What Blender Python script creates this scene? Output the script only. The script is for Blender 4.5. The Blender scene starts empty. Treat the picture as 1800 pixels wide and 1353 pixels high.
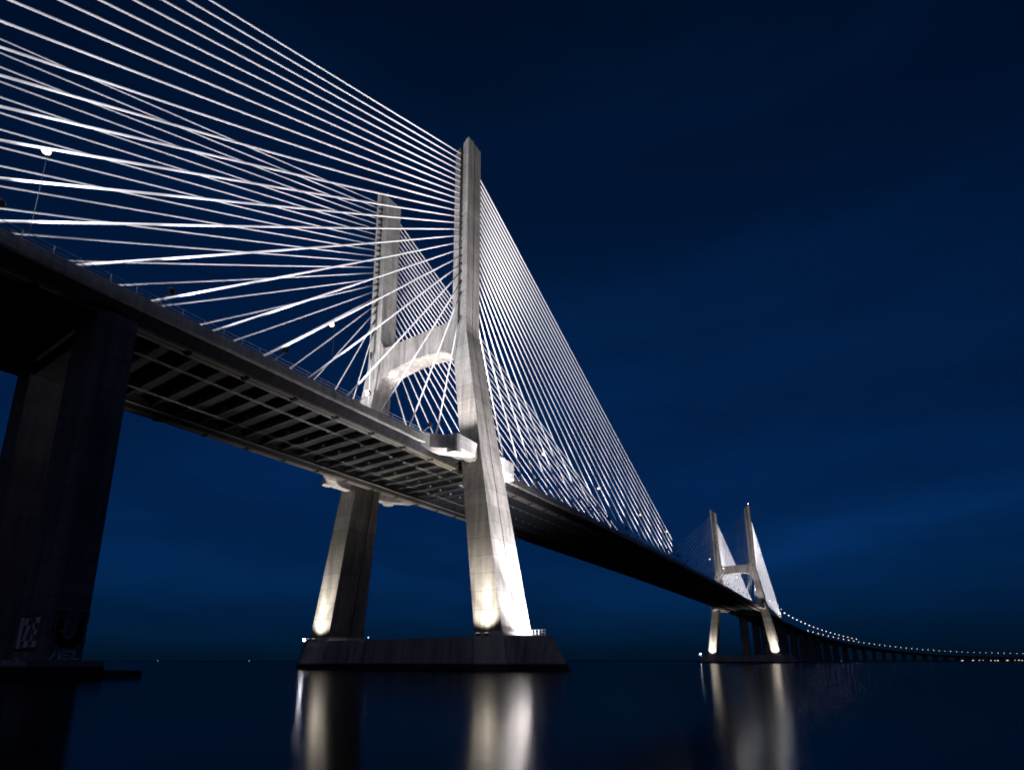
import bpy, math, random
from mathutils import Vector, Matrix
random.seed(4)
S = bpy.context.scene
COL = S.collection
PI = math.pi

# ------------------------------------------------------------------ camera
def make_camera():
    cd = bpy.data.cameras.new('camera'); co = bpy.data.objects.new('camera', cd); COL.objects.link(co)
    yw, pt, rl = math.radians(33.365361), math.radians(13.417125), math.radians(-0.035075)
    F = Vector((-math.sin(yw)*math.cos(pt), math.cos(yw)*math.cos(pt), math.sin(pt)))
    R = Vector((math.cos(yw), math.sin(yw), 0)); U = R.cross(F)
    R2 = R*math.cos(rl)+U*math.sin(rl); U2 = -R*math.sin(rl)+U*math.cos(rl)
    m = Matrix.Identity(4)
    for i in range(3):
        m[i][0] = R2[i]; m[i][1] = U2[i]; m[i][2] = -F[i]; m[i][3] = (86.653, -96.925, 1.783)[i]
    co.matrix_world = m
    cd.sensor_width = 36; cd.sensor_fit = 'HORIZONTAL'
    cd.lens = 968.556/1800*36
    cd.shift_x = 30.55/1800; cd.shift_y = 253.89/1800
    cd.clip_start = 0.5; cd.clip_end = 60000
    S.camera = co
make_camera()

# ------------------------------------------------------------------ materials
class NT:
    def __init__(s, mat):
        s.nt = mat.node_tree; s.N = s.nt.nodes; s.L = s.nt.links
    def node(s, t, **kw):
        n = s.N.new(t)
        for k, v in kw.items():
            if k.startswith('i_'):
                key = k[2:]; key = int(key) if key.isdigit() else key.replace('_', ' ')
                n.inputs[key].default_value = v
            else: setattr(n, k, v)
        return n
    def link(s, a, b): s.L.new(a, b)
    def math(s, op, a, b=None, clamp=False):
        n = s.N.new('ShaderNodeMath'); n.operation = op; n.use_clamp = clamp
        for i, v in enumerate((a, b)):
            if v is None: continue
            if isinstance(v, (int, float)): n.inputs[i].default_value = v
            else: s.L.new(v, n.inputs[i])
        return n.outputs[0]
    def mix(s, f, a, b):
        n = s.N.new('ShaderNodeMix'); n.data_type = 'RGBA'
        for v, i in ((f, 0), (a, 6), (b, 7)):
            if isinstance(v, (int, float)): n.inputs[i].default_value = v
            elif isinstance(v, tuple): n.inputs[i].default_value = v if len(v) == 4 else v+(1,)
            else: s.L.new(v, n.inputs[i])
        return n.outputs[2]
def newmat(name):
    m = bpy.data.materials.new(name); m.use_nodes = True
    t = NT(m); b = t.N['Principled BSDF']; return m, t, b

def concrete(name, col, joint=0.0, vjoint=0.0, streak=0.35, tide=False, rough=0.85, dark=0.5, phase=0.0, jw=0.10, jcol=0.55):
    m, t, b = newmat(name)
    tc = t.node('ShaderNodeTexCoord')
    sep = t.node('ShaderNodeSeparateXYZ'); t.link(tc.outputs['Object'], sep.inputs[0])
    mp = t.node('ShaderNodeMapping'); mp.inputs['Scale'].default_value = (.9, .02, .06) if tide else (0.9, 0.9, 0.045); t.link(tc.outputs['Object'], mp.inputs[0])
    n1 = t.node('ShaderNodeTexNoise', i_Scale=1.0, i_Detail=6.0, i_Roughness=0.62); t.link(mp.outputs[0], n1.inputs[0])
    n2 = t.node('ShaderNodeTexNoise', i_Scale=0.16, i_Detail=5.0, i_Roughness=0.6); t.link(tc.outputs['Object'], n2.inputs[0])
    n3 = t.node('ShaderNodeTexNoise', i_Scale=1.7, i_Detail=4.0); t.link(tc.outputs['Object'], n3.inputs[0])
    def rng(sock, a, c, lo, hi):
        r = t.node('ShaderNodeMapRange'); t.link(sock, r.inputs[0])
        for i, v in enumerate((a, c, lo, hi)): r.inputs[1+i].default_value = v
        return r.outputs[0]
    f = t.math('MULTIPLY', rng(n1.outputs[0], .32, .66, 1-streak, 1.12), rng(n2.outputs[0], .3, .7, 1-streak*.6, 1.1))
    f = t.math('MULTIPLY', f, rng(n3.outputs[0], .3, .7, .9, 1.06))
    h = None
    if joint:
        zz = t.math('FRACT', t.math('DIVIDE', t.math('ADD', sep.outputs[2], 1000.0+phase), joint))
        ln = t.math('LESS_THAN', zz, jw/joint)
        # every pour has its own slight tone
        cell = t.math('FLOOR', t.math('DIVIDE', t.math('ADD', sep.outputs[2], 1000.0+phase), joint))
        wn = t.node('ShaderNodeTexWhiteNoise'); wn.noise_dimensions = '1D'; t.link(cell, wn.inputs['W'])
        f = t.math('MULTIPLY', f, rng(wn.outputs[0], 0, 1, .86, 1.06))
        f = t.math('MULTIPLY', f, t.math('SUBTRACT', 1.0, t.math('MULTIPLY', ln, 1-jcol)))
        h = ln
    if vjoint:
        yy = t.math('ABSOLUTE', sep.outputs[1])
        l2 = t.math('LESS_THAN', t.math('FRACT', t.math('DIVIDE', yy, vjoint)), .025)
        f = t.math('MULTIPLY', f, t.math('SUBTRACT', 1.0, t.math('MULTIPLY', l2, .4)))
    if tide:
        e = t.math('ADD', sep.outputs[2], t.math('MULTIPLY', n1.outputs[0], -.5))
        f = t.math('MULTIPLY', f, rng(e, .9, 1.15, .07, 1.0))
        f = t.math('MULTIPLY', f, rng(n1.outputs[0], .38, .56, .55, 1.1)) if streak > .5 else f
    c = t.mix(f, (0, 0, 0), col)
    cm = t.node('ShaderNodeMix'); cm.data_type = 'RGBA'; cm.blend_type = 'MULTIPLY'; cm.inputs[0].default_value = 1
    cm.inputs[6].default_value = col+(1,)
    comb = t.node('ShaderNodeCombineColor')
    for i in range(3): t.link(f, comb.inputs[i])
    t.link(comb.outputs[0], cm.inputs[7]); t.link(cm.outputs[2], b.inputs['Base Color'])
    b.inputs['Roughness'].default_value = rough
    bp = t.node('ShaderNodeBump', i_Strength=.35, i_Distance=.06); 
    hh = n3.outputs[0]
    if h is not None: hh = t.math('SUBTRACT', hh, t.math('MULTIPLY', h, 2.0))
    t.link(hh, bp.inputs['Height']); t.link(bp.outputs[0], b.inputs['Normal'])
    return m
def plain(name, col, rough=.5, metal=0., var=.15, scale=.8):
    m, t, b = newmat(name)
    tc = t.node('ShaderNodeTexCoord')
    n = t.node('ShaderNodeTexNoise', i_Scale=scale, i_Detail=4.0); t.link(tc.outputs['Object'], n.inputs[0])
    c = t.mix(n.outputs[0], tuple(x*(1-var) for x in col), tuple(min(1, x*(1+var)) for x in col))
    t.link(c, b.inputs['Base Color']); b.inputs['Roughness'].default_value = rough; b.inputs['Metallic'].default_value = metal
    return m
def glow(name, col, st):
    m, t, b = newmat(name)
    b.inputs['Base Color'].default_value = (.8, .8, .8, 1)
    b.inputs['Emission Color'].default_value = col+(1,); b.inputs['Emission Strength'].default_value = st
    m.cycles.emission_sampling = 'NONE'
    return m
M = {}
M['leg'] = concrete('pylon_concrete', (.34, .325, .315), joint=3.72, vjoint=0, streak=.42)
M['beam'] = concrete('crossbeam_concrete', (.30, .28, .27), joint=0, streak=.6)
M['plinth'] = concrete('plinth_concrete', (.46, .45, .47), streak=.45, tide=True)
M['buttress'] = concrete('buttress_concrete', (.56, .54, .55), streak=.25, tide=True)
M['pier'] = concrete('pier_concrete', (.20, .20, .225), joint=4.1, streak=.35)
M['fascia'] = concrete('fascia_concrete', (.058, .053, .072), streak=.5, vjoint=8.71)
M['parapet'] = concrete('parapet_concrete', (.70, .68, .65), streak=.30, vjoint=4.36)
M['soffit'] = concrete('soffit_concrete', (.24, .22, .20), streak=.45)
M['slab'] = concrete('slab_concrete', (.10, .10, .105), streak=.3)
M['white'] = concrete('white_panel', (.50, .49, .50), streak=.16, rough=.6)
M['steel'] = plain('girder_steel', (.10, .115, .15), .5, .0, .3)
M['disc'] = plain('cover_steel', (.55, .54, .52), .5)
M['sheath'] = plain('cable_sheath', (.78, .785, .82), .45, 0, .06, .2)
M['dark'] = plain('dark_steel', (.025, .025, .03), .5)
M['rail'] = plain('rail_steel', (.55, .55, .58), .45, .2)
M['pole'] = plain('unlit_pole_paint', (.006, .008, .014), .9)  # unlit look put into the colour, so the floods barely show the poles
M['pipe'] = plain('utility_pipe_paint', (.5, .47, .43), .5)
M['asphalt'] = plain('asphalt', (.045, .045, .048), .9)
M['viaduct'] = concrete('viaduct_concrete', (.16, .16, .175), streak=.3)
M['lamp'] = glow('lamp_glow', (1, .82, .50), 1.9)
M['lampfar'] = glow('far_lamp_glow', (1, .88, .72), 4)
M['lampblue'] = glow('white_lamp_glow', (.85, .90, 1), 80)
M['floodlens'] = glow('floodlight_lens', (1, .93, .80), 1.2)
M['beacon'] = glow('beacon_glow', (.9, .95, 1), 30)
M['dimlamp'] = glow('buoy_glow', (1, .85, .65), 2.2)
M['shore'] = plain('dark_shore', (.012, .014, .016), .95)
M['build'] = plain('waterfront_wall', (.12, .11, .10), .8)
M['win'] = glow('lit_windows', (1, .82, .55), 1.5)
M['gblack'] = plain('black_spray_paint', (.012, .012, .014), .6)
M['gpale'] = plain('pale_spray_paint', (.72, .76, .82), .6)
M['gpink'] = plain('pink_spray_paint', (.55, .38, .45), .6)

# ------------------------------------------------------------------ mesh helpers
class MB:
    def __init__(s): s.v = []; s.f = []; s.m = []
    def add(s, vs, fs, mi=0):
        o = len(s.v); s.v += [tuple(p) for p in vs]; s.f += [tuple(i+o for i in f) for f in fs]; s.m += [mi]*len(fs)
    def box(s, a, b, mi=0):
        x0, y0, z0 = a; x1, y1, z1 = b
        s.add([(x0,y0,z0),(x1,y0,z0),(x1,y1,z0),(x0,y1,z0),(x0,y0,z1),(x1,y0,z1),(x1,y1,z1),(x0,y1,z1)],
              [(0,3,2,1),(4,5,6,7),(0,1,5,4),(1,2,6,5),(2,3,7,6),(3,0,4,7)], mi)
    def rings(s, R, closed=True, caps=True, mi=0):
        n = len(R[0]); vs = [p for r in R for p in r]; fs = []
        for i in range(len(R)-1):
            for j in range(n if closed else n-1):
                k = (j+1) % n
                fs.append((i*n+j, i*n+k, (i+1)*n+k, (i+1)*n+j))
        if caps: fs.append(tuple(range(n-1, -1, -1))); fs.append(tuple((len(R)-1)*n+j for j in range(n)))
        s.add(vs, fs, mi)
    def tube(s, a, b, r, n=8, r2=None, mi=0):
        a = Vector(a); b = Vector(b); d = (b-a).normalized()
        u = d.cross(Vector((0, 0, 1)) if abs(d.z) < .95 else Vector((1, 0, 0))).normalized(); w = d.cross(u)
        r2 = r if r2 is None else r2
        def ring(c, rr): return [c+(u*math.cos(2*PI*i/n)+w*math.sin(2*PI*i/n))*rr for i in range(n)]
        s.rings([ring(a, r), ring(b, r2)], mi=mi)
    def ball(s, c, r, n=10, sz=1., mi=0):
        c = Vector(c); R = []
        for i in range(1, n//2):
            t = PI*i/(n//2); R.append([c+Vector((math.sin(t)*math.cos(2*PI*j/n)*r, math.sin(t)*math.sin(2*PI*j/n)*r, -math.cos(t)*r*sz)) for j in range(n)])
        s.rings(R, mi=mi)
    def build(s, name, mats, parent=None, smooth=False, loc=None, **tags):
        me = bpy.data.meshes.new(name); me.from_pydata(s.v, [], s.f); me.update()
        if not isinstance(mats, (list, tuple)): mats = [mats]
        for m in mats: me.materials.append(m)
        for p, mi in zip(me.polygons, s.m): p.material_index = mi; p.use_smooth = smooth
        import bmesh
        bm = bmesh.new(); bm.from_mesh(me); bmesh.ops.recalc_face_normals(bm, faces=bm.faces); bm.to_mesh(me); bm.free()
        o = bpy.data.objects.new(name, me); COL.objects.link(o)
        if parent: o.parent = parent
        if loc is not None: o.location = loc
        for k, v in tags.items(): o[k] = v
        return o
def empty(name, loc, label, cat, group=None, rz=0):
    o = bpy.data.objects.new(name, None); COL.objects.link(o); o.location = loc; o.rotation_euler.z = rz
    o['label'] = label; o['category'] = cat
    if group: o['group'] = group
    return o
def copy_tree(o, parent=None):
    c = o.copy(); COL.objects.link(c)
    if parent: c.parent = parent
    for ch in list(o.children): copy_tree(ch, c)
    return c
ORD = 'first second third fourth fifth sixth seventh eighth ninth tenth eleventh twelfth thirteenth fourteenth fifteenth sixteenth seventeenth eighteenth nineteenth twentieth'.split()
def ordw(n):
    if n <= 20: return ORD[n-1]
    tens = {2: 'twenty', 3: 'thirty', 4: 'forty', 5: 'fifty', 6: 'sixty', 7: 'seventy'}
    t, u = divmod(n, 10)
    if u == 0: return {3: 'thirtieth', 4: 'fortieth', 5: 'fiftieth', 6: 'sixtieth', 7: 'seventieth'}[t]
    return tens[t]+'-'+ORD[u-1]

SPAN = 420.
def T(y): return 49.3-3.0e-5*(y-210)**2      # top of the deck edge

# ------------------------------------------------------------------ pylon
ZB, ZK, H = 7.48, 79.9, 136.1
def lerp(a, b, t): return a+(b-a)*t
def sec(z):
    if z < ZK:
        t = (z-ZB)/(ZK-ZB); return lerp(28.3, 16.41, t), lerp(6.64, 4.2, t), lerp(5.68, 2.75, t)
    t = (z-ZK)/(H-ZK); return lerp(16.41, 16.55, t), 4.2, lerp(2.75, 2.8, t)
def leg_ring(z, s, top=False):
    o, a, b = sec(z); i = o-a; c = (o+i)/2
    g = .14; gd = .22
    sl = .45; sd = 0.0 if z < ZK+3 else .75
    pts = [(o, -b), (o, -g), (o-gd, -g), (o-gd, g), (o, g), (o, b),
           (c+sl, b), (c+sl, b-sd-.001), (c-sl, b-sd-.001), (c-sl, b),
           (i, b), (i, -b), (c-sl, -b), (c-sl, -b+sd+.001), (c+sl, -b+sd+.001), (c+sl, -b)]
    out = []
    for x, y in pts:
        zz = z
        if top: zz = H-3.3*(o-x)/a
        out.append((s*x, y, zz))
    return out
def make_pylon():
    root = empty('bridge_pylon', (0, 0, 0), 'tall near concrete H-shaped pylon, largest in view, floodlit on a dark plinth', 'bridge pylon', 'H-shaped concrete pylons of the bridge')
    for s in (1, -1):
        mb = MB(); zs = [ZB-.6, ZB+2, 20, 30, 40, 50, 60, 70, ZK-3, ZK-1, ZK+1, ZK+3.05, ZK+3.1, 95, 110, 125]
        zs[11] = ZK+2.95
        R = [leg_ring(z, s) for z in zs]+[leg_ring(131.5, s), leg_ring(H, s, True)]
        mb.rings(R); leg = mb.build('leg', M['leg'], root)
        # small service ladder and conduit on the inner side of each leg
        c = MB(); 
        for y in (1.0,):
            c.tube((s*(sec(ZB)[0]-sec(ZB)[1]-.15), y, ZB), (s*(sec(ZK)[0]-sec(ZK)[1]-.15), y, ZK-10), .12, 6)
        c.build('cable_conduit', M['dark'], leg)
        # beacon on the top
        b = MB(); b.tube((s*15.9, 0, 135.3), (s*15.9, 0, 137.2), .10, 6); b.tube((s*15.9, 0, 137.2), (s*15.1, 0, 137.9), .08, 6)
        bo = b.build('beacon_bracket', M['rail'], leg)
        b = MB(); b.ball((s*15.9, 0, 137.5), .22, 8); b.build('beacon', M['rail'], leg)
    # crossbeam
    prof_t = []; prof_b = []
    n = 44
    for k in range(n+1):
        x = -13.2+26.4*k/n; ax = abs(x)
        e = max(0., ax-10.2)/2.2
        zt = 83.3+max(0, min(1.2, e))**2.2*3.2
        zb_ = 76.6-1.15*(ax/10.)**2 if ax < 10. else 75.45-(1-math.sqrt(max(0, 1-min(1, (ax-10.)/2.75)**2)))*3.4-.35*(ax-10.)
        prof_t.append((x, zt)); prof_b.append((x, zb_))
    mb = MB(); poly = prof_b+prof_t[::-1]; yb = 2.42
    m = len(poly); vs = [(x, -yb, z) for x, z in poly]+[(x, yb, z) for x, z in poly]; fs = []
    for k in range(n):
        a, b = k, k+1; c, d = m-1-k-1, m-1-k
        fs += [(a, b, c, d), (m+d, m+c, m+b, m+a)]
    for k in range(m): fs.append((k, m+k, m+(k+1) % m, (k+1) % m))
    mb.add(vs, fs); cb = mb.build('crossbeam', M['beam'], root)
    ld = MB()
    for yy in (-1, 1):
        ld.box((-12.2, yy*2.42-.07, 81.0), (12.2, yy*2.42+.07, 81.5))
    ld.build('ledge', M['beam'], cb)
    # plinth
    mb = MB()
    def ring(pts, z): return [(x, y, z) for x, y in pts]
    bot = [(-31.0, -6.3), (31.0, -6.3), (38.8, -1.3), (39.8, .4), (38.6, 3), (31, 6.3), (-31, 6.3), (-38.6, 3), (-39.8, .4), (-38.8, -1.3)]
    top = [(-29.8, -5.35), (29.8, -5.35), (31.6, -4.8), (36.0, .4), (33.0, 5.0), (29.8, 5.35), (-29.8, 5.35), (-33.0, 5.0), (-36.0, .4), (-31.6, -4.8)]
    bot = [(lerp(p[0], q[0], -.3), lerp(p[1], q[1], -.3)) for p, q in zip(bot, top)]
    mb.rings([ring(bot, -2), ring(top, 6.6)])
    pl = mb.build('plinth', M['plinth'], root)
    for s in (1, -1):
        mb = MB()
        mb.rings([[(s*(23.2), -7.73, -2), (s*31.0, -7.73, -2), (s*31.4, 0, -2), (s*23.0, 0, -2)],
                  [(s*(21.65), -5.69, 7.5), (s*28.32, -5.69, 7.5), (s*28.32, 0, 7.5), (s*21.65, 0, 7.5)]])
        mb.build('buttress', M['buttress'], pl)
    for x0, x1 in ((-19.5, -15.2), (-15.0, -9.5)):
        mb = MB(); mb.rings([ring([(x0, -7.2), (x1, -7.2), (x1, -5), (x0, -5)], -2), ring([(x0+.6, -5.75), (x1+.3, -5.75), (x1+.3, -5), (x0+.6, -5)], 6.2 if x0 < -17 else 5.7)])
        mb.build('pilaster', M['plinth'], pl)
    mb = MB()
    for k in range(5): mb.tube((31.0+k*.75, 1.2, 6.6), (31.0+k*.75, 1.2, 7.9), .06, 6)
    for z in (7.3, 7.9): mb.tube((30.6, 1.2, z), (34.0, 1.2, z), .06, 6)
    for k in range(4): mb.tube((28.9+k*.6, -4.9, 6.6), (28.9+k*.6, -4.9, 7.7), .05, 6)
    mb.tube((28.9, -4.9, 7.7), (31.0, -4.9, 7.7), .05, 6)
    mb.tube((31.0, -4.9, 7.7), (31.0, 1.2, 7.7), .05, 6)
    mb.build('railing', M['rail'], pl)
    # white cowls round each leg at deck level
    for s in (1, -1):
        for t in (1, -1):
            mb = MB()
            cx, cy, r = 19.75, 10.5, 1.5
            arc = [(cx+r*math.cos(a), cy+r*math.sin(a)) for a in [math.radians(q) for q in (112, 85, 60, 35, 10, -8)]]
            outer = [(15.4, 16.4), (16.2, 14.6), (17.6, 13.1)]+arc+[(21.25, 6.8), (21.2, 4.05)]
            inner = [(18.9, 4.05), (18.4, 7.4), (16.8, 10.2), (15.4, 11.8)]
            P = outer+inner; C_ = (18.6, 9.2)
            def rg(z, k): return [(s*lerp(x, C_[0], k), t*lerp(y, C_[1], k) if abs(y-4.05) > .01 else t*4.05, z) for x, y in P]
            base = T(0)-.15
            mb.rings([rg(44.4, .22), rg(45.1, 0), rg(46.55, 0), rg(46.58, .02), rg(46.72, .02), rg(46.75, 0), rg(base+.3, 0)])
            cw = mb.build('deck_cowl', M['white'], root)
            mb = MB(); N = 20
            mb.rings([[(s*(cx+rr*math.cos(2*PI*i/N)), t*(cy+rr*math.sin(2*PI*i/N)), z) for i in range(N)] for z, rr in ((44.2, 1.5), (46.6, 1.5), (46.62, 1.45), (46.74, 1.45), (46.76, 1.53), (48.2, 1.53))])
            mb.build('rounded_nose', M['white'], cw, smooth=False)
    # floodlight fixtures on the plinth
    for s in (1, -1):
        for (x, y) in ((24.2, -8.0), (26.2, -8.0)):
            mb = MB(); mb.box((s*x-.08, y-.2, 6.52), (s*x+.08, -5.9, 6.619)); mb.box((s*x-.35, y-.3, 6.62), (s*x+.35, y+.2, 7.05)); fx = mb.build('floodlight_housing', M['dark'], pl)
            mb = MB(); mb.box((s*x-.3, y-.22, 7.052), (s*x+.3, y+.12, 7.10)); mb.build('floodlight_lens', M['floodlens'], fx)
    return root

LIGHTS = []
def spot(loc, tgt, power, ang, col=(1, .95, .9), rad_=.25, blend=.7):
    ld = bpy.data.lights.new('spot', 'SPOT'); ld.energy = power; ld.spot_size = math.radians(ang); ld.spot_blend = blend; rad = rad_
    ld.color = col; ld.shadow_soft_size = rad
    o = bpy.data.objects.new('flood_or_fill_beam', ld); COL.objects.link(o); o.location = loc
    o.rotation_euler = (Vector(tgt)-Vector(loc)).to_track_quat('-Z', 'Y').to_euler()
    return o

WARM = (1, .91, .76); NEUT = (1, .93, .88); COOL = (.95, .95, 1.0)
py1 = make_pylon()
py2 = copy_tree(py1)
py2.location = (0, SPAN, 0)
for lg in [c for c in py2.children if c.name.startswith('leg')]:
    for b_ in lg.children:
        if b_.name.startswith('beacon') and 'bracket' not in b_.name and b_.data.vertices[0].co.x > 0:
            b_.data = b_.data.copy(); b_.data.materials[0] = M['beacon']; b_['label'] = 'lit beacon'
py2['label'] = 'smaller far concrete H-shaped pylon beyond the midspan, lit from its plinth'

def pylon_lights(y0, k):
    for s in (1, -1):
        # warm floods at the foot of the front faces
        spot((s*25.2, y0-8.5, 7.2), (s*22.8, y0-4.9, 22), 13000*k, 116, WARM, .5, 1.0)
        spot((s*25.2, y0-8.6, 7.2), (s*20.5, y0-3.8, 44), 42000*k, 52, WARM, .45, 1.)
        spot((s*25.2, y0+8.5, 7.2), (s*21.5, y0+3.8, 38), 42000*k, 62, WARM, .5, .8)
        # added wide fills at plinth level, no fixture modelled, brightening deck soffit and fascia
        if y0 == 0: spot((s*31, -7.2, 7.6), (s*8, -19, 46), 11000, 66, (.95, .95, 1), 1.0, 1.0)
        if y0 == 0: spot((s*31, 7.2, 7.6), (s*7, 26, 46), 7000, 74, (.95, .95, 1), 1.0, 1.0)
        # floods on the deck cowls, up the shafts
        spot((s*20.5, y0-11.2, 48.9), (s*15.2, y0-2.8, 78), 30000*(1 if y0 == 0 else .35), 96, NEUT, .6, 1.0)
        spot((s*20.8, y0+11.2, 48.9), (s*16.0, y0+2.8, 84), 95000*k, 84, NEUT, .6, 1.0)
        # along the roadway, onto the inner faces and the crossbeam
        spot((s*9.5, y0-11, 48.3), (-s*9, y0, 79), 7000*k, 80, NEUT, .6)
    for y in (-1.5, 1.5):
        spot((0, y0+y, 48.2), (0, y0+y*.3, 78), 4800*k, 68, NEUT, .5)
    # long-throw floods for the shafts
    for s in (1, -1):
        spot((s*16.9, y0-33.5, T(y0-33)+1.2), (s*14.5, y0-2.8, 98), 50000*k, 58, NEUT, .6)
        spot((s*16.9, y0+33.5, T(y0+33)+1.2), (s*14.5, y0+2.8, 98), 50000*k, 58, NEUT, .6)
pylon_lights(0, 1.0); pylon_lights(SPAN, 1.5)
# outer-face floods and one added fill on the plinth nose of the near pylon
spot((34.2, 3.6, 7.0), (27.0, 2.0, 15), 60000, 125, (1, .95, .95), .4, 1.0)
spot((35.4, 3.0, 7.2), (21.5, 1.0, 42), 220000, 52, (1, .95, .95), .6, .9)
spot((36.2, 1.0, 7.2), (16.6, .3, 100), 650000, 30, (1, .95, .95), .6, 1.0)  # added narrow fill, brightens the otherwise dark upper outer face of the leg
spot((35.2, 420.5, 7.4), (21.5, 420.5, 42), 25000, 46, (1, .95, .95), .7)

# ------------------------------------------------------------------ bridge deck
G = 4.355
deck = empty('bridge_deck', (0, 0, 47), 'long shallow bridge deck with ribbed dark underside hung between both pylons', 'bridge deck')
deck.location = (0, 0, 0)
Y0, Y1 = -212., 626.
ys = [Y0+(Y1-Y0)*i/96 for i in range(97)]
for s in (1, -1):
    mb = MB(); prof = [(13.3, -.02), (15.05, -.02), (15.2, -1.93), (15.15, -2.1), (14.3, -3.45), (12.3, -3.45), (12.25, -3.25), (11.7, -3.2), (11.7, -1.0), (13.3, -1.0)]
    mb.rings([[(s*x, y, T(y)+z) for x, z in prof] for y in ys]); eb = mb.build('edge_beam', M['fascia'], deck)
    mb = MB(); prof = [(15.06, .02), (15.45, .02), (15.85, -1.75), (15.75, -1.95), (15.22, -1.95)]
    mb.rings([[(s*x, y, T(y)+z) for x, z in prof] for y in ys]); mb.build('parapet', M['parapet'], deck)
    mb = MB(); prof = [(12.45, -3.453), (14.2, -3.453), (14.15, -3.56), (12.5, -3.56)]
    mb.rings([[(s*x, y, T(y)+z) for x, z in prof] for y in ys]); mb.build('soffit_plate', M['soffit'], eb)
    mb = MB()
    y = -100.
    while y < 320:
        mb.tube((s*15.3, y, T(y)), (s*15.3, y, T(y)+1.05), .045, 5); y += 2.9
    for dz in (.45, 1.05):
        for a, b in zip(ys[:-1], ys[1:]):
            if b < -130 or a > 420: continue
            mb.tube((s*15.3, a, T(a)+dz), (s*15.3, b, T(b)+dz), .045, 5)
    mb.build('railing', M['rail'], deck)
    for xx, rr, nm, mt in ((11.25, .13, 'utility_pipe', 'pipe'),):
        mb = MB()
        for a, b in zip(ys[:-1], ys[1:]): mb.tube((s*xx, a, T(a)-3.0), (s*xx, b, T(b)-3.0), rr, 6)
        mb.build(nm, M[mt], deck)
    for dx in (-.22, .22):
        mb = MB()
        for a, b in zip(ys[:-1], ys[1:]): mb.tube((s*(5.7+dx), a, T(a)-2.75), (s*(5.7+dx), b, T(b)-2.75), .055, 5)
        mb.build('gantry_rail', M['pipe'], deck)
    # stay anchor blocks beneath the beam
    k = -10
    first = True
    for k in range(-11, 24):
        y = 6.5+8.68*k+(.0 if k >= 0 else -.0)
        mb = MB(); z = T(y)-3.56; r1 = random.uniform(.8, 1.1)
        mb.box((min(s*12.7, s*13.9), y-.35*r1, z-.32), (max(s*12.7, s*13.9), y+.35*r1, z)); mb.build('anchor_block', M['dark'], eb)
# drainage stubs and cable trays along the outer soffit
for s in (1, -1):
    for x0, w_ in ((12.75, .16), (13.55, .28)):
        mb = MB(); mb.rings([[(s*x, y, T(y)+z) for x, z in ((x0, -3.74), (x0+w_, -3.74), (x0+w_, -3.60), (x0, -3.60))] for y in ys])
        mb.build('cable_tray', M['pipe'], deck)
mb = MB(); prof = [(-13.29, -.55), (13.29, -.55), (13.29, -.95), (-13.29, -.95)]
mb.rings([[(x, y, T(y)+z) for x, z in prof] for y in ys]); sl = mb.build('road_slab', M['slab'], deck)
mb = MB(); mb.rings([[(x, y, T(y)+z) for x, z in ((-13.0, -.40), (13.0, -.40), (13.0, -.545), (-13.0, -.545))] for y in ys]); mb.build('asphalt_surface', M['asphalt'], sl)
def girder(mb, y):
    t = T(y)
    mb.box((-11.69, y-.02, t-2.12), (11.69, y+.02, t-.955)); mb.box((-11.69, y-.15, t-2.2), (11.69, y+.15, t-2.12))
    for x in (-8.4, -5.6, -2.2, 2.2, 5.6, 8.4): mb.box((x-.02, y-.22, t-2.12), (x+.02, y-.021, t-.96))
gy = []
y = -208.4
while y < 624: gy.append(y); y += G
near = [y for y in gy if -88 < y][:100]; rest = [y for y in gy if y not in near]
for y in near:
    mb = MB(); girder(mb, y); g = mb.build('cross_girder', M['steel'], deck)
    if y < 92:
        for x in (-3.4, 3.4):
            mb = MB(); mb.ball((x, y-.34, T(y)-1.62), .30, 12)
            mb.build('round_cover', M['disc'], g)
mb = MB()
for y in rest: girder(mb, y)
o = mb.build('cross_girders', M['steel'], deck); o['kind'] = 'stuff'

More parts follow.
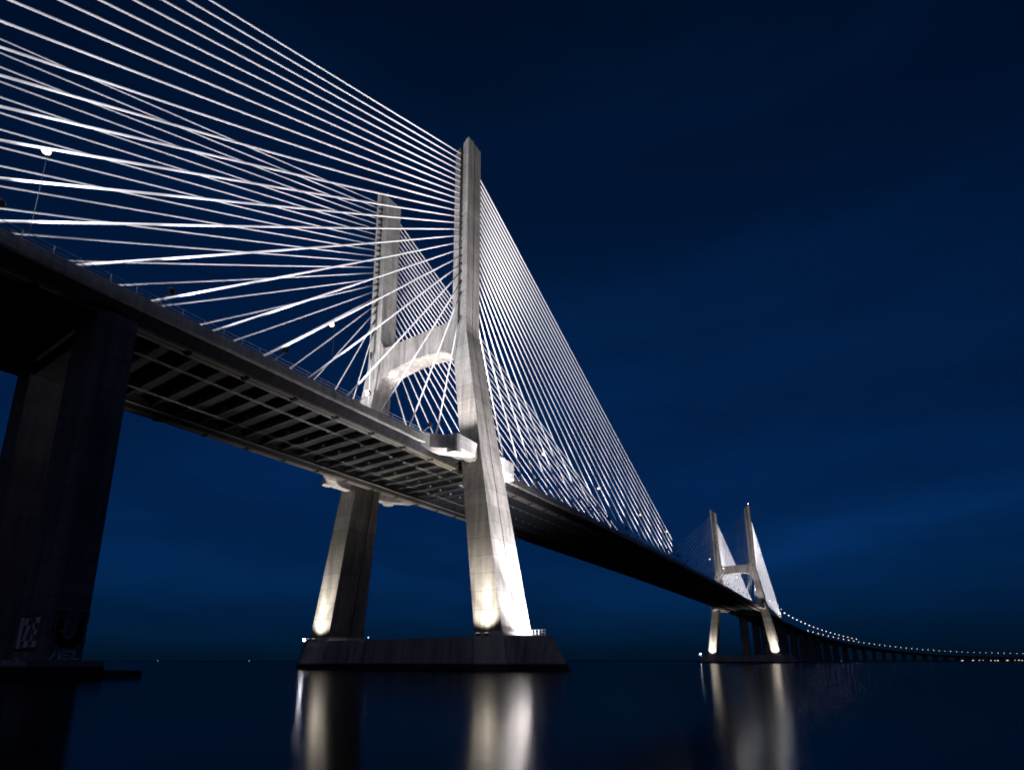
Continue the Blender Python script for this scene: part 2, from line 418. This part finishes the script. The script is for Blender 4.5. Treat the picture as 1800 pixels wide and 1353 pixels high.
# ------------------------------------------------------------------ stays
ZT = [130.95, 129.1, 127.3, 125.55, 123.65, 121.95, 120.2, 118.4, 116.7, 114.95, 113.05, 111.3, 109.5, 107.7, 105.8, 103.8, 101.75, 99.5, 97.05, 94.6, 91.35, 87.85, 81.0]
def vis(y): return 52.22-3.3e-5*(y-210)**2
def stay(py, sx, sy, idx, label, group):
    """py: pylon y; sx: side of the deck; sy: towards (-1) or away from (+1) the first bank; idx 0 = longest."""
    k = 22-idx
    yl = (6.63+8.70*k) if sy < 0 else (15.17+8.66*k)
    if py > 0:
        yl = 15.17+8.66*k if sy < 0 else 6.63+8.70*k
    ya = py+sy*3.6; top = Vector((sx*14.7, ya, ZT[idx])); yv = py+sy*yl
    v = Vector((sx*11.09, yv, vis(yv))); d = (v-top); 
    zt = T(yv)-.6; v2 = top+d*((zt-top.z)/d.z)
    dn = d.normalized(); L = (v2-top).length
    root = v2
    mb = MB(); a = v2-root+(-dn)*3.4; b = top-root
    # slight sag
    n = 8; r = (.165 if sx > 0 else .13) if py == 0 and sy < 0 else (.17 if py == 0 else (.13 if sy < 0 else .19))
    pts = []
    for i in range(n+1):
        t = i/n; p = a.lerp(b, t); p.z -= 4*t*(1-t)*L*.0022; pts.append(p)
    u = dn.cross(Vector((0, 0, 1))).normalized(); w = dn.cross(u)
    mb.rings([[p+(u*math.cos(2*PI*j/12)+w*math.sin(2*PI*j/12))*r for j in range(12)] for p in pts])
    o = mb.build('stay_cable', M['sheath'], smooth=True, loc=root, label=label, category='stay cable', group=group)
    mb = MB(); mb.tube((0, 0, 0), a, .2, 8, .16); mb.build('lower_anchor_tube', M['dark'], o)
    mb = MB(); end = Vector((sx*14.42, py+sy*1.9, ZT[idx]+.0))-root; q = b-dn*0
    e2 = q+(-dn)*2.0
    mb.tube(q+dn*.25, e2, .22, 8, .27); mb.build('upper_anchor_tube', M['dark'], o)
for py, pn in ((0, 'near'), (SPAN, 'far')):
    for sx, sn in ((1, 'near-side'), (-1, 'far-side')):
        for sy, dn_ in ((-1, 'left'), (1, 'right')):
            for i in range(23):
                if i == 0: w = 'topmost'
                elif i == 22: w = 'lowest'
                else: w = ordw(i+1)
                stay(py, sx, sy, i, f'white stay cable, {w} from the top in the {sn} fan {dn_} of the {pn} pylon',
                     f'stay cables of the {sn} fan {dn_} of the {pn} pylon')

# ------------------------------------------------------------------ cable floodlights on the deck edge
def arm_proto():
    e = empty('edge_floodlight', (0, 0, 0), 'x', 'floodlight', 'floodlights on arms along the deck edge')
    mb = MB(); mb.tube((0, 0, 0), (1.35, .9, 1.5), .07, 6); mb.build('arm', M['rail'], e)
    mb = MB(); mb.ball((1.55, 1.0, 1.75), .42, 10); mb.tube((1.55, 1.0, 1.75), (1.1, .95, 2.15), .36, 8, .42); mb.build('lamp_head', M['dark'], e)
    return e
proto = arm_proto(); used = False
def place_arm(sx, y, label, power, tgt, ang=70):
    global used
    e = proto if not used else copy_tree(proto); used = True
    e.location = (sx*15.6, y, T(y)-.1); e.rotation_euler.z = 0 if sx > 0 else PI
    if sx < 0: e.location.y = y
    e['label'] = label
    if power: spot((sx*16.75, y+.6*(1 if sx > 0 else -1), T(y)+2.2), tgt, power, ang, COOL, .2, .8)

P1K = 42000
def arms(py, pn, lst, side):
    for sx, sn in ((1, 'near edge'), (-1, 'far edge')):
        for n, yy in enumerate(lst):
            y = py+yy
            tgt = (sx*13.4, py+yy*.58, 108); an = 74
            if py == 0 and yy < 0: tgt = (sx*13.2, yy*.55, 86); an = 92
            p = .93*P1K*(.75+.25*min(1, abs(yy)/80))*(1.5 if py == 0 and yy < 0 else 1)
            if abs(yy) < 20: p *= .35
            if sx < 0: p *= .8 if yy < 0 else 2.2
            if py: p *= 1.1 if yy > 0 else .4
            if not py and yy > 0: p *= .75
            st = 1 if py == 0 or yy > 0 else 4
            p = p*st if n % st == (0 if st < 4 else 2) else 0
            place_arm(sx, y, f'small floodlight on an arm, {ordw(n+1)} {side} from the {pn} pylon on the {sn}', p, tgt, an)
arms(0, 'near', [-16.5-17.4*k for k in range(7)], 'left')
arms(0, 'near', [28.9+17.4*k for k in range(10)], 'right')
arms(SPAN, 'far', [-28.9-17.4*k for k in range(10)], 'left')
arms(SPAN, 'far', [16.5+17.4*k for k in range(11)], 'right')

# ------------------------------------------------------------------ street lamps
def lamp_proto(r, h, mat, arm=1.8):
    e = empty('street_lamp', (0, 0, 0), 'x', 'street lamp', 'street lamps')
    mb = MB(); mb.tube((0, 0, 0), (0, 0, h-.6), .03, 6, .02); mb.tube((0, 0, h-.6), (-arm, 0, h), .06, 6); mb.build('pole', M['pole'], e)
    mb = MB(); mb.ball((-arm, 0, h-.1), r, 12, .8); mb.build('lamp_head', mat, e)
    return e
lp = lamp_proto(.50, 16.0, M['lamp'], .9)
lys = [-125.3, -81.35, -37.4, 45.36, 88.4, 135.3, 174.5, 266.6, 307.7, 354.9, 438.8, 530, 618.8]
lys = [y for y in lys if y < 1e8]
for n, y in enumerate(lys):
    for sx, sn in ((1, 'near'), (-1, 'far')):
        if sx < 0: continue
        e = lp if (n == 0 and sx > 0) else copy_tree(lp)
        e.location = (sx*11.9, y, T(y)-.4); e.rotation_euler.z = 0 if sx > 0 else PI
        e['label'] = f'glowing street lamp on a slim pole, {ordw(n+1)} from the left on the cable-stayed deck'
        e['group'] = 'street lamps on the cable-stayed deck'

# ------------------------------------------------------------------ curved viaduct
RR = 3500.
def vpos(s, off=0.):
    a = s/RR; return Vector((RR-(RR-off)*math.cos(a), 626+(RR-off)*math.sin(a), 0))
VZ = [(0, 40.6), (200, 38.0), (415, 33.8), (655, 28.5), (905, 23.2), (1155, 17.8), (1410, 13.1), (1665, 10.4), (1910, 9.1), (2300, 8.4), (3200, 8.0)]
def vz(s):
    for (a, za), (b, zb_) in zip(VZ[:-1], VZ[1:]):
        if s <= b: return lerp(za, zb_, (s-a)/(b-a))
    return VZ[-1][1]
SE = 2900
via = empty('curved_viaduct', (0, 626, 0), 'long dark approach viaduct curving right along the horizon behind the far pylon', 'viaduct')
via.location = (0, 0, 0)
mb = MB(); ss = [SE*i/90 for i in range(91)]
R = []
for s in ss:
    z = vz(s); ring = []
    for x, dz in ((-15.3, 3.5), (15.3, 3.5), (15.3, 2.5), (9, 1.9), (8, 0), (-8, 0), (-9, 1.9), (-15.3, 2.5)):
        p = vpos(s, x); ring.append((p.x, p.y, z+dz))
    R.append(ring)
mb.rings(R); mb.build('box_girder', M['viaduct'], via)
for sx in (1, -1):
    mb = MB(); R = []
    for s in ss:
        ring = []
        for x, dz in ((15.31, 2.4), (15.6, 2.4), (15.6, 4.4), (15.31, 4.4)):
            p = vpos(s, sx*x); ring.append((p.x, p.y, vz(s)+dz))
        R.append(ring)
    mb.rings(R); mb.build('parapet', M['viaduct'], via)
def vpier(y_or_s, straight, label, h, w=8., d=4.0):
    if straight: p = Vector((0, y_or_s, 0)); rz = 0
    else: p = vpos(y_or_s, 0); rz = -y_or_s/RR
    e = empty('bridge_pier', p, label, 'bridge pier', 'twin-column piers beyond the far pylon', rz)
    for s in (1, -1):
        mb = MB(); x0, x1 = s*6.6, s*(6.6+w*.85); x0, x1 = min(x0, x1), max(x0, x1)
        mb.rings([[(x0, -d/2, -1), (x0+.8, -d/2-.5, -1), (x1-.8, -d/2-.5, -1), (x1, -d/2, -1), (x1, d/2, -1), (x0, d/2, -1)],
                  [(x0, -d/2, h), (x0+.8, -d/2-.5, h), (x1-.8, -d/2-.5, h), (x1, -d/2, h), (x1, d/2, h), (x0, d/2, h)]])
        mb.build('column', M['pier'], e)
    mb = MB(); mb.box((-16.5, -d, -1), (16.5, d, 1.6)); mb.build('footing', M['plinth'], e)
for n, y in enumerate((492., 563., 622.)):
    vpier(y, True, f'tall dark twin-column pier, {ordw(n+1)} directly behind the far pylon', T(y)-3.6, 8, 4.4)
for n in range(35):
    s = 80*(n+1)
    if s > SE: break
    vpier(s, False, f'dark viaduct pier, {ordw(n+1)} along the curve after the cable-stayed deck', vz(s)+.02, 7, 3.6)
lf = lamp_proto(.62, 13.8, M['lampfar'], 1.6); used2 = False
for row, (sx, sn, step) in enumerate(((1, 'near', 37.6), (-1, 'far', 41.2))):
    s = 22. if sx > 0 else 366.; n = 0
    while s < SE-60:
        e = lf if not used2 else copy_tree(lf); used2 = True
        p = vpos(s, sx*12.5); e.location = (p.x, p.y, vz(s)+3.5); e.rotation_euler.z = (0 if sx > 0 else PI)-s/RR
        e['label'] = f'tiny distant street lamp, {ordw(n+1)} along the {sn} side of the curved viaduct'
        e['group'] = f'street lamps on the {sn} side of the curved viaduct'
        n += 1
        if sx > 0:
            if n > 17: break
        s += step
# ------------------------------------------------------------------ left-hand pier with graffiti
pier = empty('bridge_pier', (0, -72, 0), 'huge unlit twin-column pier at the left edge with graffiti near its foot', 'bridge pier')
pier.location = (0, 0, 0)
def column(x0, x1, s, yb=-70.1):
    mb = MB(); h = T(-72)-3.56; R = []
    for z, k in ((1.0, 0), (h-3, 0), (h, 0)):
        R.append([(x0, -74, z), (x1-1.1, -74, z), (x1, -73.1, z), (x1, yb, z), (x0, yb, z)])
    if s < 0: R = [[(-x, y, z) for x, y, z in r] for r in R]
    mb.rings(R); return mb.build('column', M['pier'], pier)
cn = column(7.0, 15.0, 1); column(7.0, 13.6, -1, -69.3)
mb = MB(); mb.box((-6.9, -73.6, 41.2), (6.9, -70.5, T(-72)-3.6)); mb.build('cap_beam', M['pier'], pier)
for s in (1, -1):
    mb = MB(); a = min(s*6, s*15.9); b = max(s*6, s*15.9)
    mb.box((a, -75.2, .5), (b, -68.2, 1.9)); mb.build('pedestal', M['plinth'], pier)
mb = MB(); mb.box((-20, -80, -1.5), (17, -64.7, .75)); mb.build('footing', M['plinth'], pier)
# graffiti: flat painted shapes, 15 mm proud of the concrete
def ribbon(mb, pts, w, plane, off, mi=0):
    """pts in (u, z); plane 'x' = on the +X face (u = y), plane 'y' = on the -Y face (u = x)."""
    for (a, b) in zip(pts[:-1], pts[1:]):
        d = Vector((b[0]-a[0], b[1]-a[1])); L = d.length
        if L < 1e-6: continue
        d /= L; n = Vector((-d.y, d.x))*w/2; e = d*w*.35
        q = [Vector(a)-e+n, Vector(a)-e-n, Vector(b)+e-n, Vector(b)+e+n]
        if plane == 'x': lo = [(15.0+off, p.x, p.y) for p in q]; hi = [(15.0+off+.01, p.x, p.y) for p in q]
        else: lo = [(p.x, -74-off, p.y) for p in q]; hi = [(p.x, -74-off-.01, p.y) for p in q]
        mb.rings([lo, hi], mi=mi)
U_ = [(-72.75, 6.75), (-72.8, 5.0), (-72.6, 4.1), (-72.1, 3.65), (-71.3, 3.65), (-70.85, 4.1), (-70.6, 5.0), (-70.5, 6.75)]
mb = MB(); ribbon(mb, U_, .95, 'x', .012); mb.build('graffiti_black_letter', M['gblack'], cn)
out_ = [(-73.05, 7.3), (-73.05, 5.0), (-72.95, 3.7), (-72.3, 3.05), (-71.1, 3.05), (-70.4, 3.8), (-70.2, 5.0), (-70.15, 7.3), (-73.05, 7.35)]
mb = MB(); ribbon(mb, out_, .06, 'x', .03); ribbon(mb, [(-72.2, 6.3), (-72.2, 4.6), (-71.8, 4.25), (-71.5, 4.25), (-71.2, 4.6), (-71.15, 6.3)], .05, 'x', .03); 
for u, z in ((-72.9, 6.6), (-72.0, 6.75), (-71.1, 6.7), (-70.75, 6.3), (-70.8, 5.1), (-72.8, 5.0)):
    ribbon(mb, [(u, z), (u+.5, z+.05), (u+.1, z-.12), (u+.5, z-.15)], .035, 'x', .03)
mb.build('graffiti_outline', M['gpink'], cn)
mb = MB()
ribbon(mb, [(-73.0, 2.0), (-72.55, 2.85), (-72.25, 2.85), (-72.2, 2.05)], .22, 'x', .012)
ribbon(mb, [(-71.4, 2.85), (-71.9, 2.8), (-71.95, 2.05), (-71.4, 2.05)], .18, 'x', .012); ribbon(mb, [(-71.9, 2.45), (-71.5, 2.45)], .14, 'x', .012)
ribbon(mb, [(-71.25, 2.8), (-70.75, 2.8), (-71.2, 2.05), (-70.4, 2.05)], .18, 'x', .012)
mb.build('graffiti_tag', M['gpale'], cn)
mb = MB()
ribbon(mb, [(8.6, 3.3), (8.6, 6.2)], .95, 'y', .012)
ribbon(mb, [(9.6, 6.0), (11.0, 6.0), (9.7, 3.6), (11.1, 3.6)], .7, 'y', .012)
ribbon(mb, [(13.4, 6.1), (12.1, 6.1), (12.1, 3.6), (13.4, 3.6)], .62, 'y', .012); ribbon(mb, [(12.1, 4.85), (13.1, 4.85)], .55, 'y', .012)
mb.build('graffiti_letters', M['gpale'], cn)
for bb, bw in (([(7.6, 6.65), (13.7, 6.65)], .14), ([(7.4, 3.0), (13.7, 3.0)], .3)):
    mb = MB(); ribbon(mb, bb, bw, 'y', .02); mb.build('graffiti_border', M['gblack'], cn)
mb = MB()
for k in range(6): ribbon(mb, [(8.0+k*.35, 2.75), (8.2+k*.33, 2.05)], .08, 'y', .012)
ribbon(mb, [(8.3, 2.15), (9.9, 1.98)], .16, 'y', .02); ribbon(mb, [(11.0, 2.8), (11.5, 2.1), (12.0, 2.8)], .25, 'y', .012)
mb.build('graffiti_scrawl', M['gpink'], cn)

# ------------------------------------------------------------------ small navigation lights
def nav(loc, r, label, h=1.0, mat='beacon'):
    e = empty('navigation_light', loc, label, 'navigation light')
    mb = MB(); mb.tube((0, 0, 0), (0, 0, h), .05, 6); mb.build('post', M['rail'], e)
    mb = MB(); mb.ball((0, 0, h+r*.6), r, 8); mb.build('lamp', M[mat], e)
    return e
nav((-36.0, -1.5, 6.5), .34, 'bright white navigation light at the left end of the near plinth', .55, 'lampblue')
nav((-36.2, 2.2, 5.2), .14, 'smaller light just above the bright one at the left end of the near plinth', 2.9, 'dimlamp')
nav((-21.4, 7.2, 6.6), .18, 'small light right of the far leg on the near pylon plinth', 1.1, 'dimlamp')
nav((-36.0, 420.0, 6.6), .5, 'small white light at the left end of the far plinth', 1.0)
for n, (px, py) in enumerate(((-30, 424), )): pass

# ------------------------------------------------------------------ far shore and waterfront
mb = MB(); rnd = random.Random(3)
import itertools
def shore(name, x0, y0, x1, y1, hmax, label):
    mb = MB(); n = 60; R = []
    for i in range(n+1):
        t = i/n; x = lerp(x0, x1, t); y = lerp(y0, y1, t); h = hmax*(.35+.65*rnd.random())*math.sin(PI*min(1, max(.02, t)))**.3
        R.append([(x, y, -1), (x, y, 1.5+h), (x-300*0, y+400, 1.5+h*.6), (x, y+400, -1)])
    mb.rings(R); o = mb.build(name, M['shore']); o['kind'] = 'structure'
shore('hills', -9000, 2500, 3500, 9500, 9, '')
shore('land', 520, 2950, 3200, 3050, 6, '')
def building(x, y, w, h, label, wins):
    e = empty('waterfront_building', (x, y, 0), label, 'building', 'waterfront buildings under the end of the viaduct')
    mb = MB(); mb.box((-w/2, 0, 0), (w/2, 18, h)); mb.rings([[(-w/2, 0, h), (w/2, 0, h), (w/2, 18, h), (-w/2, 18, h)], [(-w/2, 8, h+2), (w/2, 8, h+2), (w/2, 10, h+2), (-w/2, 10, h+2)]]); mb.build('wall', M['build'], e)
    for k in range(wins):
        mb = MB(); x0 = -w/2+w*(k+.25)/wins; mb.box((x0, -.3, h*.35), (x0+w*.5/wins, -.02, h*.35+2.0)); mb.build('window', M['win'], e)
for n, (px, w, wins) in enumerate(((1697, 20, 1), (1712, 34, 2), (1728, 30, 2), (1750, 46, 3), (1774, 40, 2), (1786, 30, 2), (1797, 34, 2))):
    # spread along the low land at the right-hand end of the horizon
    x = lerp(380, 520, (px-1710)/90.); building(x*1.15-20, 2740, w*.62, 6.0+(n % 3)*1.5, f'low dark waterfront building with lit windows, {ordw(n+1)} from the left under the viaduct end', wins)
e = nav((12.2, 800, 0.4), .3, 'small buoy light on the water by the third viaduct pier', 1.0, 'dimlamp')
e = nav((50, 1010, 0.4), .35, 'small buoy light on the water further along the viaduct', 1.0, 'dimlamp')
nav((-3206, 1500, 1.2), 1.2, 'tiny light on the horizon, just right of the unlit left pier', 3., 'dimlamp')
nav((-2354, 1500, .8), 1.2, 'tiny light on the horizon, midway between the left pier and the near pylon', 2.4, 'dimlamp')

# ------------------------------------------------------------------ water
mb = MB(); mb.add([(-30000, -3000, 0), (30000, -3000, 0), (30000, 40000, 0), (-30000, 40000, 0)], [(0, 1, 2, 3)])
m, t, b = newmat('river_water')
b.inputs['Base Color'].default_value = (.0015, .003, .007, 1); b.inputs['IOR'].default_value = 1.33
b.inputs['Roughness'].default_value = .145
tc = t.node('ShaderNodeTexCoord')
mp = t.node('ShaderNodeMapping'); mp.inputs['Scale'].default_value = (.05, .05, .05); mp.inputs['Rotation'].default_value = (0, 0, .58); t.link(tc.outputs['Object'], mp.inputs[0])
n1 = t.node('ShaderNodeTexNoise', i_Scale=1.0, i_Detail=3.0); t.link(mp.outputs[0], n1.inputs[0])
mp2 = t.node('ShaderNodeMapping'); mp2.inputs['Scale'].default_value = (.25, 1.6, 1.); mp2.inputs['Rotation'].default_value = (0, 0, -.58); t.link(tc.outputs['Object'], mp2.inputs[0])
n2 = t.node('ShaderNodeTexNoise', i_Scale=.6, i_Detail=3.0); t.link(mp2.outputs[0], n2.inputs[0])
bp = t.node('ShaderNodeBump', i_Strength=.35, i_Distance=.05); t.link(n1.outputs[0], bp.inputs['Height'])
bp2 = t.node('ShaderNodeBump', i_Strength=.2, i_Distance=.02); t.link(n2.outputs[0], bp2.inputs['Height']); t.link(bp.outputs[0], bp2.inputs['Normal'])
t.link(bp2.outputs[0], b.inputs['Normal'])
df = t.node('ShaderNodeBsdfDiffuse'); df.inputs[0].default_value = (.002, .004, .008, 1)   # near-black diffuse share mixed in to dim the reflections on the water
mx = t.node('ShaderNodeMixShader'); mx.inputs[0].default_value = .40
out = t.N['Material Output']; t.link(b.outputs[0], mx.inputs[1]); t.link(df.outputs[0], mx.inputs[2]); t.link(mx.outputs[0], out.inputs[0])
w = mb.build('water', m); w['kind'] = 'structure'

# ------------------------------------------------------------------ sky
W = bpy.data.worlds.new('World'); S.world = W; W.use_nodes = True
class WW(NT):
    pass
t = NT(W); bg = t.N['Background']
tc = t.node('ShaderNodeTexCoord'); sep = t.node('ShaderNodeSeparateXYZ'); t.link(tc.outputs['Generated'], sep.inputs[0])
ramp = t.node('ShaderNodeValToRGB'); t.link(sep.outputs[2], ramp.inputs[0])
cr = ramp.color_ramp; cr.interpolation = 'B_SPLINE'
stops = [(0.0, (.0004, .0068, .018)), (.035, (.0004, .0090, .027)), (.12, (.0008, .0195, .080)), (.26, (.0008, .0165, .076)), (.48, (.0006, .0132, .060)), (.70, (.0005, .0098, .042)), (1.0, (.0004, .005, .018))]
cr.elements[0].position = 0; cr.elements[0].color = stops[0][1]+(1,)
cr.elements[1].position = 1; cr.elements[1].color = stops[-1][1]+(1,)
for p, c in stops[1:-1]:
    e = cr.elements.new(p); e.color = c+(1,)
# azimuth falloff: brightest towards the left-centre of the view
def rngw(sock, a, c, lo, hi):
    r = t.node('ShaderNodeMapRange'); r.interpolation_type = 'SMOOTHSTEP'; t.link(sock, r.inputs[0])
    for i, v in enumerate((a, c, lo, hi)): r.inputs[1+i].default_value = v
    return r.outputs[0]
az = t.node('ShaderNodeVectorMath', operation='DOT_PRODUCT'); t.link(tc.outputs['Generated'], az.inputs[0]); az.inputs[1].default_value = (-.55, .835, 0)
f = rngw(az.outputs['Value'], .15, .95, .36, 1.0)
mp = t.node('ShaderNodeMapping'); mp.inputs['Scale'].default_value = (1.6, 1.6, 7.0); t.link(tc.outputs['Generated'], mp.inputs[0])
ns = t.node('ShaderNodeTexNoise', i_Scale=1.3, i_Detail=5.0, i_Roughness=.55); t.link(mp.outputs[0], ns.inputs[0])
cl = rngw(ns.outputs[0], .36, .68, .87, 1.15)
mul = t.math('MULTIPLY', f, cl)
vm = t.node('ShaderNodeVectorMath', operation='SCALE'); t.link(ramp.outputs[0], vm.inputs[0]); t.link(mul, vm.inputs['Scale'])
# faint lit cloud bank low on the right
def wm(op, a, b=None): return t.math(op, a, b)
dx = wm('DIVIDE', wm('SUBTRACT', sep.outputs[0], .03), .20); dz = wm('DIVIDE', wm('SUBTRACT', sep.outputs[2], wm('ADD', .195, wm('MULTIPLY', sep.outputs[0], .16))), .028)
d2 = wm('ADD', wm('MULTIPLY', dx, dx), wm('MULTIPLY', dz, dz)); cg = wm('DIVIDE', 1.0, wm('ADD', 1.0, wm('MULTIPLY', d2, d2)))
fy = rngw(sep.outputs[1], 0, .5, 0, 1)
cg = wm('MULTIPLY', wm('MULTIPLY', cg, fy), rngw(ns.outputs[0], .35, .65, .35, 1.2))
cv = t.node('ShaderNodeVectorMath', operation='SCALE'); cv.inputs[0].default_value = (.0006, .0075, .034); t.link(cg, cv.inputs['Scale'])
ca = t.node('ShaderNodeVectorMath', operation='ADD'); t.link(vm.outputs[0], ca.inputs[0]); t.link(cv.outputs[0], ca.inputs[1]); vm = ca
# added unseen fill low in the sky behind the viewer, brightening plinth and pier
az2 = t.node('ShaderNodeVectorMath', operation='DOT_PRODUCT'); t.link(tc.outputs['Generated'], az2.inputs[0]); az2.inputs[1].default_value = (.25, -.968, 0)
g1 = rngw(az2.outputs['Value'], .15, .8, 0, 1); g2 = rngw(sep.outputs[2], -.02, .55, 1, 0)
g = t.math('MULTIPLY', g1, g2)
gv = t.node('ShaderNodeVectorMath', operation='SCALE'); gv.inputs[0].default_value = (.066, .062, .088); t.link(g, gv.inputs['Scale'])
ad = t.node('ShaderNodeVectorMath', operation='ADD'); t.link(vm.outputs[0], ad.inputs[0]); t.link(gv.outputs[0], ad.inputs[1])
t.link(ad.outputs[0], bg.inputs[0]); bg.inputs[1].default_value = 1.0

# ------------------------------------------------------------------ render settings
S.view_settings.view_transform = 'Standard'; S.view_settings.look = 'None'; S.view_settings.gamma = 1; S.view_settings.exposure = 0
S.cycles.max_bounces = 4; S.cycles.diffuse_bounces = 2; S.cycles.glossy_bounces = 3; S.cycles.use_denoising = True; S.cycles.denoising_input_passes = 'RGB_ALBEDO'
S.cycles.sample_clamp_indirect = 3.5; S.cycles.filter_width = 1.7
try: S.cycles.use_light_tree = True
except Exception: pass
